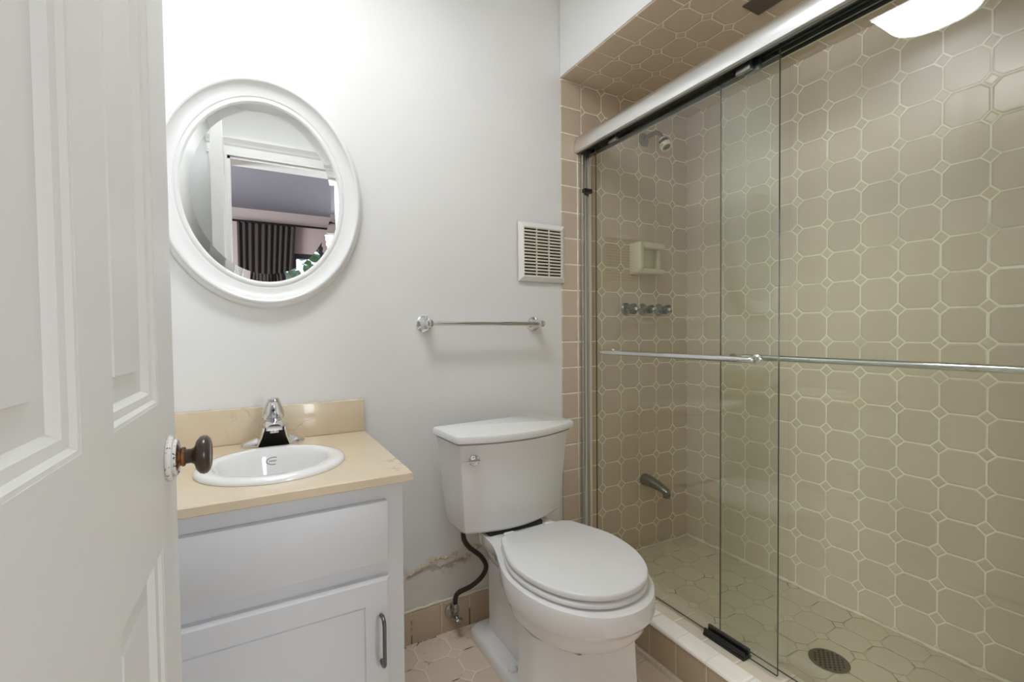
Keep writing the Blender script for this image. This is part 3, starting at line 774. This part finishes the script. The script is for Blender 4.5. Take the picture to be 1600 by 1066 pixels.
# ---------------------------------------------------------------- shower door
GA, GB = 1.190, 1.215
fr = thing('shower_door_frame', 'aluminium header rail and wall jamb of the sliding shower door', 'shower door frame', (1.19, .8, CURB))
bm = bmesh.new()
hp_ = [(1.158, 1.776), (1.150, 1.779), (1.1475, 1.788), (1.148, 1.806), (1.152, 1.824), (1.160, 1.839), (1.172, 1.849), (1.186, 1.853), (1.250, 1.853), (1.258, 1.848), (1.258, 1.785), (1.253, 1.785), (1.253, 1.845), (1.160, 1.833), (1.155, 1.812), (1.155, 1.786), (1.160, 1.784)]
y0_, y1_ = YF+.002, YW-.006
extrude(bm, hp_, lambda a, b: (a, y0_, b), lambda a, b: (a, y1_, b))
hdr = obj('header_rail', bm, M['header'], fr, 35)
obj('header_track', B(1.163, 1.250, y0_, y1_, 1.795, 1.826), M['track_dark'], fr, 0)
bm = bmesh.new(); box(bm, 1.161, 1.168, y0_, y1_, 1.775, 1.797, bev=.002); box(bm, 1.224, 1.229, y0_, y1_, 1.783, 1.797)
obj('track_lip', bm, M['dull_chrome'], fr, 30)
bm = bmesh.new()
jp = [(1.176, YW-.006), (1.176, YW-.030), (1.181, YW-.031), (1.183, YW-.022), (1.2, YW-.022), (1.203, YW-.031), (1.216, YW-.031), (1.217, YW-.006)]
extrude(bm, jp, lambda a, b: (a, b, CURB), lambda a, b: (a, b, 1.79))
obj('wall_jamb', bm, M['satin'], fr, 30)
obj('jamb_bumper', B(1.174, 1.214, YW-.042, YW-.0225, 1.615, 1.632, bev=.002), M['black'], fr, 30)
bm = bmesh.new()
box(bm, 1.174, 1.207, .795, .928, CURB, CURB+.007); box(bm, 1.176, 1.1845, .795, .928, CURB+.006, CURB+.020, bev=.002); box(bm, 1.196, 1.2055, .795, .928, CURB+.006, CURB+.026, bev=.002)
obj('floor_guide', bm, M['black'], fr, 30)
bm = bmesh.new()
k = [(1.166, YW-.005, CURB+.03+.03*i) for i in range(56)]
tube(bm, k, [.0026+random.choice((0, 0, 0, .0015)) for _ in k], 6)
obj('jamb_caulk', bm, M['caulk'], fr, 60)

def panel(name, label, X, ya, yb, bar_side):
    g = thing(name, label, 'shower door', (X, (ya+yb)/2, CURB+.008), 'sliding glass shower doors')
    t0, t1 = X-.003, X+.003
    z0, z1 = CURB+.009, 1.792
    bm = bmesh.new(); box(bm, t0, t1, ya, yb, z0, z1)
    o = obj('glass_sheet', bm, M['glass'], g, 0)
    o.data.materials.append(M['glass_edge'])
    for p in o.data.polygons:
        if abs(p.normal.x) < .5: p.material_index = 1
    for y in (ya+.10, yb-.10):
        bm = bmesh.new(); box(bm, X-.007, X+.007, y-.022, y+.022, 1.762, 1.794, bev=.003)
        h = obj('roller_hanger', bm, M['dull_chrome'], g, 30)
    return g
ga = panel('sliding_glass_door', 'outer sliding glass panel nearest the toilet, towel bar on its room side', GA, .709, 1.439, -1)
gb = panel('sliding_glass_door', 'inner sliding glass panel at the right of the shower, bar on its shower side', GB, .17, .899, 1)
def glass_bar(g, X, side, ya, yb, z, r=.0085):
    xo = X+side*.003; xb = X+side*.050
    bm = bmesh.new(); e2 = .03
    tube(bm, spline([(xo, yb-.02, z), (xo+side*.030, yb-.016, z), (xb-side*.006, yb-.004, z), (xb, yb-.03, z), (xb, yb-.06, z)], 6)[:-1] + [(xb, (ya+yb)/2, z)] + spline([(xb, ya+.06, z), (xb, ya+.03, z), (xb-side*.006, ya+.004, z), (xo+side*.030, ya+.016, z), (xo, ya+.02, z)], 6)[1:], r, 16)
    b = obj('door_bar', bm, M['chrome'], g, 60)
    for y in (ya+.02, yb-.02):
        bm = bmesh.new(); lathe(bm, (xo-side*.0025, y, z), (side, 0, 0), [(.0, .0), (.0125, .0), (.0125, .005), (.010, .007), (.0, .007)], 24)
        obj('bar_mount', bm, M['chrome'], b, 40)
glass_bar(ga, GA, -1, .748, 1.363, .977)
glass_bar(gb, GB, 1, .22, .878, .9765)

# ---------------------------------------------------------------- shower fittings
YE = YW-.004
sh = thing('shower_sprayer', 'small shower head with cream rim on a dull chrome arm', 'shower head', (1.536, YE, 1.80))
fz = 1.905
bm = bmesh.new(); lathe(bm, (1.534, YE+.0005, fz), (0, -1, 0), [(.0, 0), (.030, 0), (.0295, .004), (.022, .010), (.012, .014), (.0, .014)], 32)
obj('arm_flange', bm, M['dull_chrome'], sh, 40)
bm = bmesh.new()
ap = spline([(1.534, YE-.008, fz), (1.534, YE-.040, fz+.006), (1.534, YE-.072, fz+.005), (1.534, YE-.095, fz-.012), (1.534, YE-.110, fz-.038)], 6)
tube(bm, ap, .0098, 16)
obj('shower_arm', bm, M['dull_chrome'], sh, 60)
hd_ = Vector((0, -.5, -.86)).normalized(); h0 = Vector((1.534, YE-.107, fz-.033))
bm = bmesh.new(); lathe(bm, h0, hd_, [(.0, 0), (.012, 0), (.0145, .004), (.0145, .011), (.0, .011)], 24)
hb = obj('head_collar', bm, M['pale'], sh, 40)
bm = bmesh.new(); lathe(bm, h0+hd_*.011, hd_, [(.0, 0), (.015, 0), (.020, .004), (.021, .024), (.0, .024)], 28)
obj('head_body', bm, plain('dark bronze plastic', (62, 48, 40), .35), sh, 40)
bm = bmesh.new(); lathe(bm, h0+hd_*.032, hd_, [(.0, 0), (.0225, 0), (.025, .003), (.025, .019), (.0225, .022), (.018, .022), (.0165, .016), (.0, .016)], 32)
rim = obj('head_rim', bm, M['cream'], sh, 40)
bm = bmesh.new(); box(bm, 1.534-.034, 1.534-.020, -.005, .005, -.004, .004, bev=.002)
for v in bm.verts: v.co = v.co + Vector((0, h0.y+hd_.y*.044, h0.z+hd_.z*.044))
obj('spray_lever', bm, M['cream'], sh, 40)
bm = bmesh.new(); lathe(bm, h0+hd_*.046, hd_, [(.0, 0), (.0163, 0), (.015, .004), (.0, .005)], 28)
obj('spray_face', bm, M['drain'], sh, 40)

sd = thing('soap_dish', 'ivory ceramic soap dish on the shower end wall', 'soap dish', (1.53, YE, 1.305))
bm = bmesh.new()
dx0, dx1, dz0_, dz1_, dp = 1.449, 1.606, 1.304, 1.440, .062
box(bm, dx0, dx1, YE-.012, YE+.001, dz0_, dz1_, bev=.004)                       # back
box(bm, dx0, dx0+.026, YE-dp, YE-.008, dz0_+.004, dz1_-.002, bev=.006, seg=3)   # side
box(bm, dx1-.022, dx1, YE-dp*.55, YE-.008, dz0_+.004, dz1_-.006, bev=.006, seg=3)
box(bm, dx0+.004, dx1, YE-dp, YE-.008, dz1_-.026, dz1_, bev=.008, seg=3)     # top bar
box(bm, dx0+.004, dx1-.004, YE-dp, YE-.008, dz0_, dz0_+.022, bev=.007, seg=3)   # tray
obj('dish_body', bm, M['ivory'], sd, 40)

labs = ('leftmost of three shower handles on the tiled end wall, with a smoky cross grip',
        'middle of three shower handles, the diverter below the soap dish',
        'rightmost of three shower handles, nearest the tiled side wall')
for i, (x, lab) in enumerate(zip((1.427, 1.528, 1.627), labs)):
    h = thing('shower_tap', lab, 'shower handle', (x, YE, 1.15), 'shower handles on the end wall')
    bm = bmesh.new(); lathe(bm, (x, YE+.0005, 1.15), (0, -1, 0), [(.0, 0), (.0285, 0), (.0285, .003), (.024, .009), (.013, .013), (.011, .030), (.0, .030)], 32)
    obj('escutcheon', bm, M['dull_chrome'], h, 40)
    bm = bmesh.new()
    n_ = 48; rings = []
    sc_ = 1.0 if i != 1 else .82
    for y, f in ((YE-.028, .5), (YE-.032, .9), (YE-.050, 1.0), (YE-.058, .92), (YE-.060, .6)):
        rings.append([(x+(.019+.005*math.cos(4*(2*PI*k/n_)+i))*f*sc_*math.cos(2*PI*k/n_), y, 1.15+(.019+.005*math.cos(4*(2*PI*k/n_)+i))*f*sc_*math.sin(2*PI*k/n_)) for k in range(n_)])
    loft(bm, rings)
    obj('handle_grip', bm, M['crystal'], h, 40)
    bm = bmesh.new(); lathe(bm, (x, YE-.0605, 1.15), (0, -1, 0), [(.0, 0), (.008*sc_, 0), (.007*sc_, .0025), (.0, .003)], 20)
    obj('handle_cap', bm, M['chrome'], h, 40)

sp_ = thing('tub_spout', 'dull chrome spout low on the shower end wall', 'spout', (1.536, YE, .37))
bm = bmesh.new()
rg = []
for y, r, z in ((YE+.0005, .027, .385), (YE-.02, .027, .385), (YE-.05, .0245, .383), (YE-.085, .021, .378), (YE-.115, .018, .370), (YE-.135, .0165, .363), (YE-.142, .013, .361)):
    rg.append([(1.534+r*math.cos(2*PI*k/24), y, z+r*.95*math.sin(2*PI*k/24)) for k in range(24)])
loft(bm, rg)
obj('spout_body', bm, M['dull_chrome'], sp_, 45)
bm = bmesh.new(); box(bm, 1.534-.0125, 1.534+.0125, YE-.142, YE-.118, .338, .362, bev=.004)
obj('spout_outlet', bm, M['dull_chrome'], sp_, 40)

dr = thing('floor_drain', 'round perforated steel drain in the shower floor', 'drain', (1.478, .727, PAN))
bm = bmesh.new()
R_ = .0525; dc = (1.478, .727)
lathe(bm, (dc[0], dc[1], PAN+.0003), (0, 0, 1), [(R_*.88, 0), (R_, 0), (R_, .002), (R_*.97, .003), (R_*.90, .003), (R_*.88, .0015)], 48)
bm2 = bmesh.new()
rr0 = [(dc[0]+R_*math.cos(2*PI*k/48), dc[1]+R_*math.sin(2*PI*k/48)) for k in range(48)]
bm.free(); bm = bmesh.new(); 
ringsd = [[(dc[0]+f*R_*math.cos(2*PI*k/48), dc[1]+f*R_*math.sin(2*PI*k/48), PAN+h) for k in range(48)] for f, h in ((1.0, .0004), (1.0, .002), (.97, .003), (.90, .003), (.885, .0022))]
loft(bm, ringsd, True, True)
bm2.free()
obj('drain_plate', bm, M['drain'], dr, 30)
bm = bmesh.new()
ca, sa = math.cos(.55), math.sin(.55)
for i in range(-4, 5):
    for j in range(-3, 4):
        u, v = (i+(.5 if j % 2 else 0))*.0115, j*.0115
        if math.hypot(u, v) > R_*.80: continue
        x, y = dc[0]+u*ca-v*sa, dc[1]+u*sa+v*ca
        lathe(bm, (x, y, PAN+.0020), (0, 0, 1), [(.0038, 0), (.0038, .0007)], 12)
obj('drain_holes', bm, M['vent_dark'], dr, 0)

pl = thing('soffit_plate', 'dark square plate fixed to the tiled shower soffit', 'plate', (1.38, .88, SOF))
bm = bmesh.new()
def pq(i, z): return [(1.345+i, .832+i, z), (1.425-i, .832+i, z), (1.425-i, .920-i, z), (1.345+i, .920-i, z)]
loft(bm, [pq(0, SOF), pq(0, SOF-.004), pq(.006, SOF-.008)])
obj('plate_cover', bm, M['dark_plate'], pl, 20)

# ---------------------------------------------------------------- ceiling light (seen reflected in the shower glass)
cl = thing('ceiling_light', 'lit white ceiling light seen reflected at the top of the shower glass', 'light', (.13, .82, CEIL))
def rr(x0, x1, y0, y1, r, z, n=10):
    out = []
    for cx, cy, a0 in ((x1-r, y1-r, 0), (x0+r, y1-r, PI/2), (x0+r, y0+r, PI), (x1-r, y0+r, 3*PI/2)):
        for i in range(n+1):
            a = a0+PI/2*i/n; out.append((cx+r*math.cos(a), cy+r*math.sin(a), z))
    return out
lx0, lx1, ly0, ly1 = -.225, .45, .70, 1.0
bm = bmesh.new()
loft(bm, [rr(lx0, lx1, ly0, ly1, .13, CEIL-.001), rr(lx0, lx1, ly0, ly1, .13, CEIL-.086), rr(lx0+.003, lx1-.003, ly0+.003, ly1-.003, .127, CEIL-.090)], True, False)
obj('light_housing', bm, M['ceil_paint'], cl, 40)
bm = bmesh.new()
loft(bm, [rr(lx0+.004, lx1-.004, ly0+.004, ly1-.004, .126, CEIL-.0895), rr(lx0+.024, lx1-.024, ly0+.024, ly1-.024, .11, CEIL-.092)], False, False)
obj('light_rim', bm, M['lamp_rim'], cl, 40)
bm = bmesh.new()
loft(bm, [rr(lx0+.028, lx1-.028, ly0+.028, ly1-.028, .108, CEIL-.086), rr(lx0+.031, lx1-.031, ly0+.031, ly1-.031, .105, CEIL-.094), rr(lx0+.07, lx1-.07, ly0+.07, ly1-.07, .07, CEIL-.100)], True, True)
obj('light_diffuser', bm, M['lamp'], cl, 60)

# ---------------------------------------------------------------- bedroom things (in the mirror)
rd = thing('curtain_rod', 'black curtain rod on the bedroom wall, seen in the mirror', 'curtain rod', (.4, BY0+.07, 2.235))
bm = bmesh.new(); tube(bm, [(-.55, BY0+.07, 2.235), (1.25, BY0+.07, 2.235)], .011, 12)
obj('rod_bar', bm, M['rod'], rd, 60)
for x in (-.45, 1.15):
    bm = bmesh.new(); box(bm, x-.008, x+.008, BY0, BY0+.08, 2.222, 2.234)
    obj('rod_bracket', bm, M['rod'], rd, 0)
bm = bmesh.new()
n_ = 120; pts0 = []
for z in (2.2235, 2.2, 1.6, 1.0, .05):
    row = []
    for i in range(n_+1):
        t = i/n_; fl = 1.0 if z > 1.9 else .92
        x = -.12 + .55*t*fl + .03*(2.25-z)*.2
        row.append((x, BY0+.07+.020*math.sin(t*60+.6*math.sin(9*t))*(.9 if z < 2.2 else .8), z))
    pts0.append(row)
loft(bm, pts0, False, False, closed=False)
cu = obj('window_curtain', bm, M['curtain'], None, 60, loc=(.15, BY0+.07, .05))
md = cu.modifiers.new('thickness', 'SOLIDIFY'); md.thickness = .003
tag(cu, 'dark brown pleated curtain hanging from the black rod, in the mirror', 'curtain')
bm = bmesh.new()
for _ in range(260):
    x, y, z = random.uniform(.1, 1.5), random.uniform(-.25, .25), random.uniform(.1, 2.3)
    t = bmesh.new(); bmesh.ops.create_icosphere(t, subdivisions=1, radius=random.uniform(.05, .12))
    for v in t.verts: v.co.y *= .35; v.co *= random.uniform(.8, 1.2)
    merge(bm, t, Matrix.Translation((x, BY0-.75+y, z)) @ Matrix.Rotation(random.uniform(0, 3), 4, 'X'))
sb = obj('garden_shrub', bm, M['leaf'], None, 0, loc=(.8, BY0-.75, 0)); tag(sb, 'green leafy shrub outside the bedroom window, in the mirror', 'shrub')

for o in bpy.data.objects:
    if '_o' in o: del o['_o']
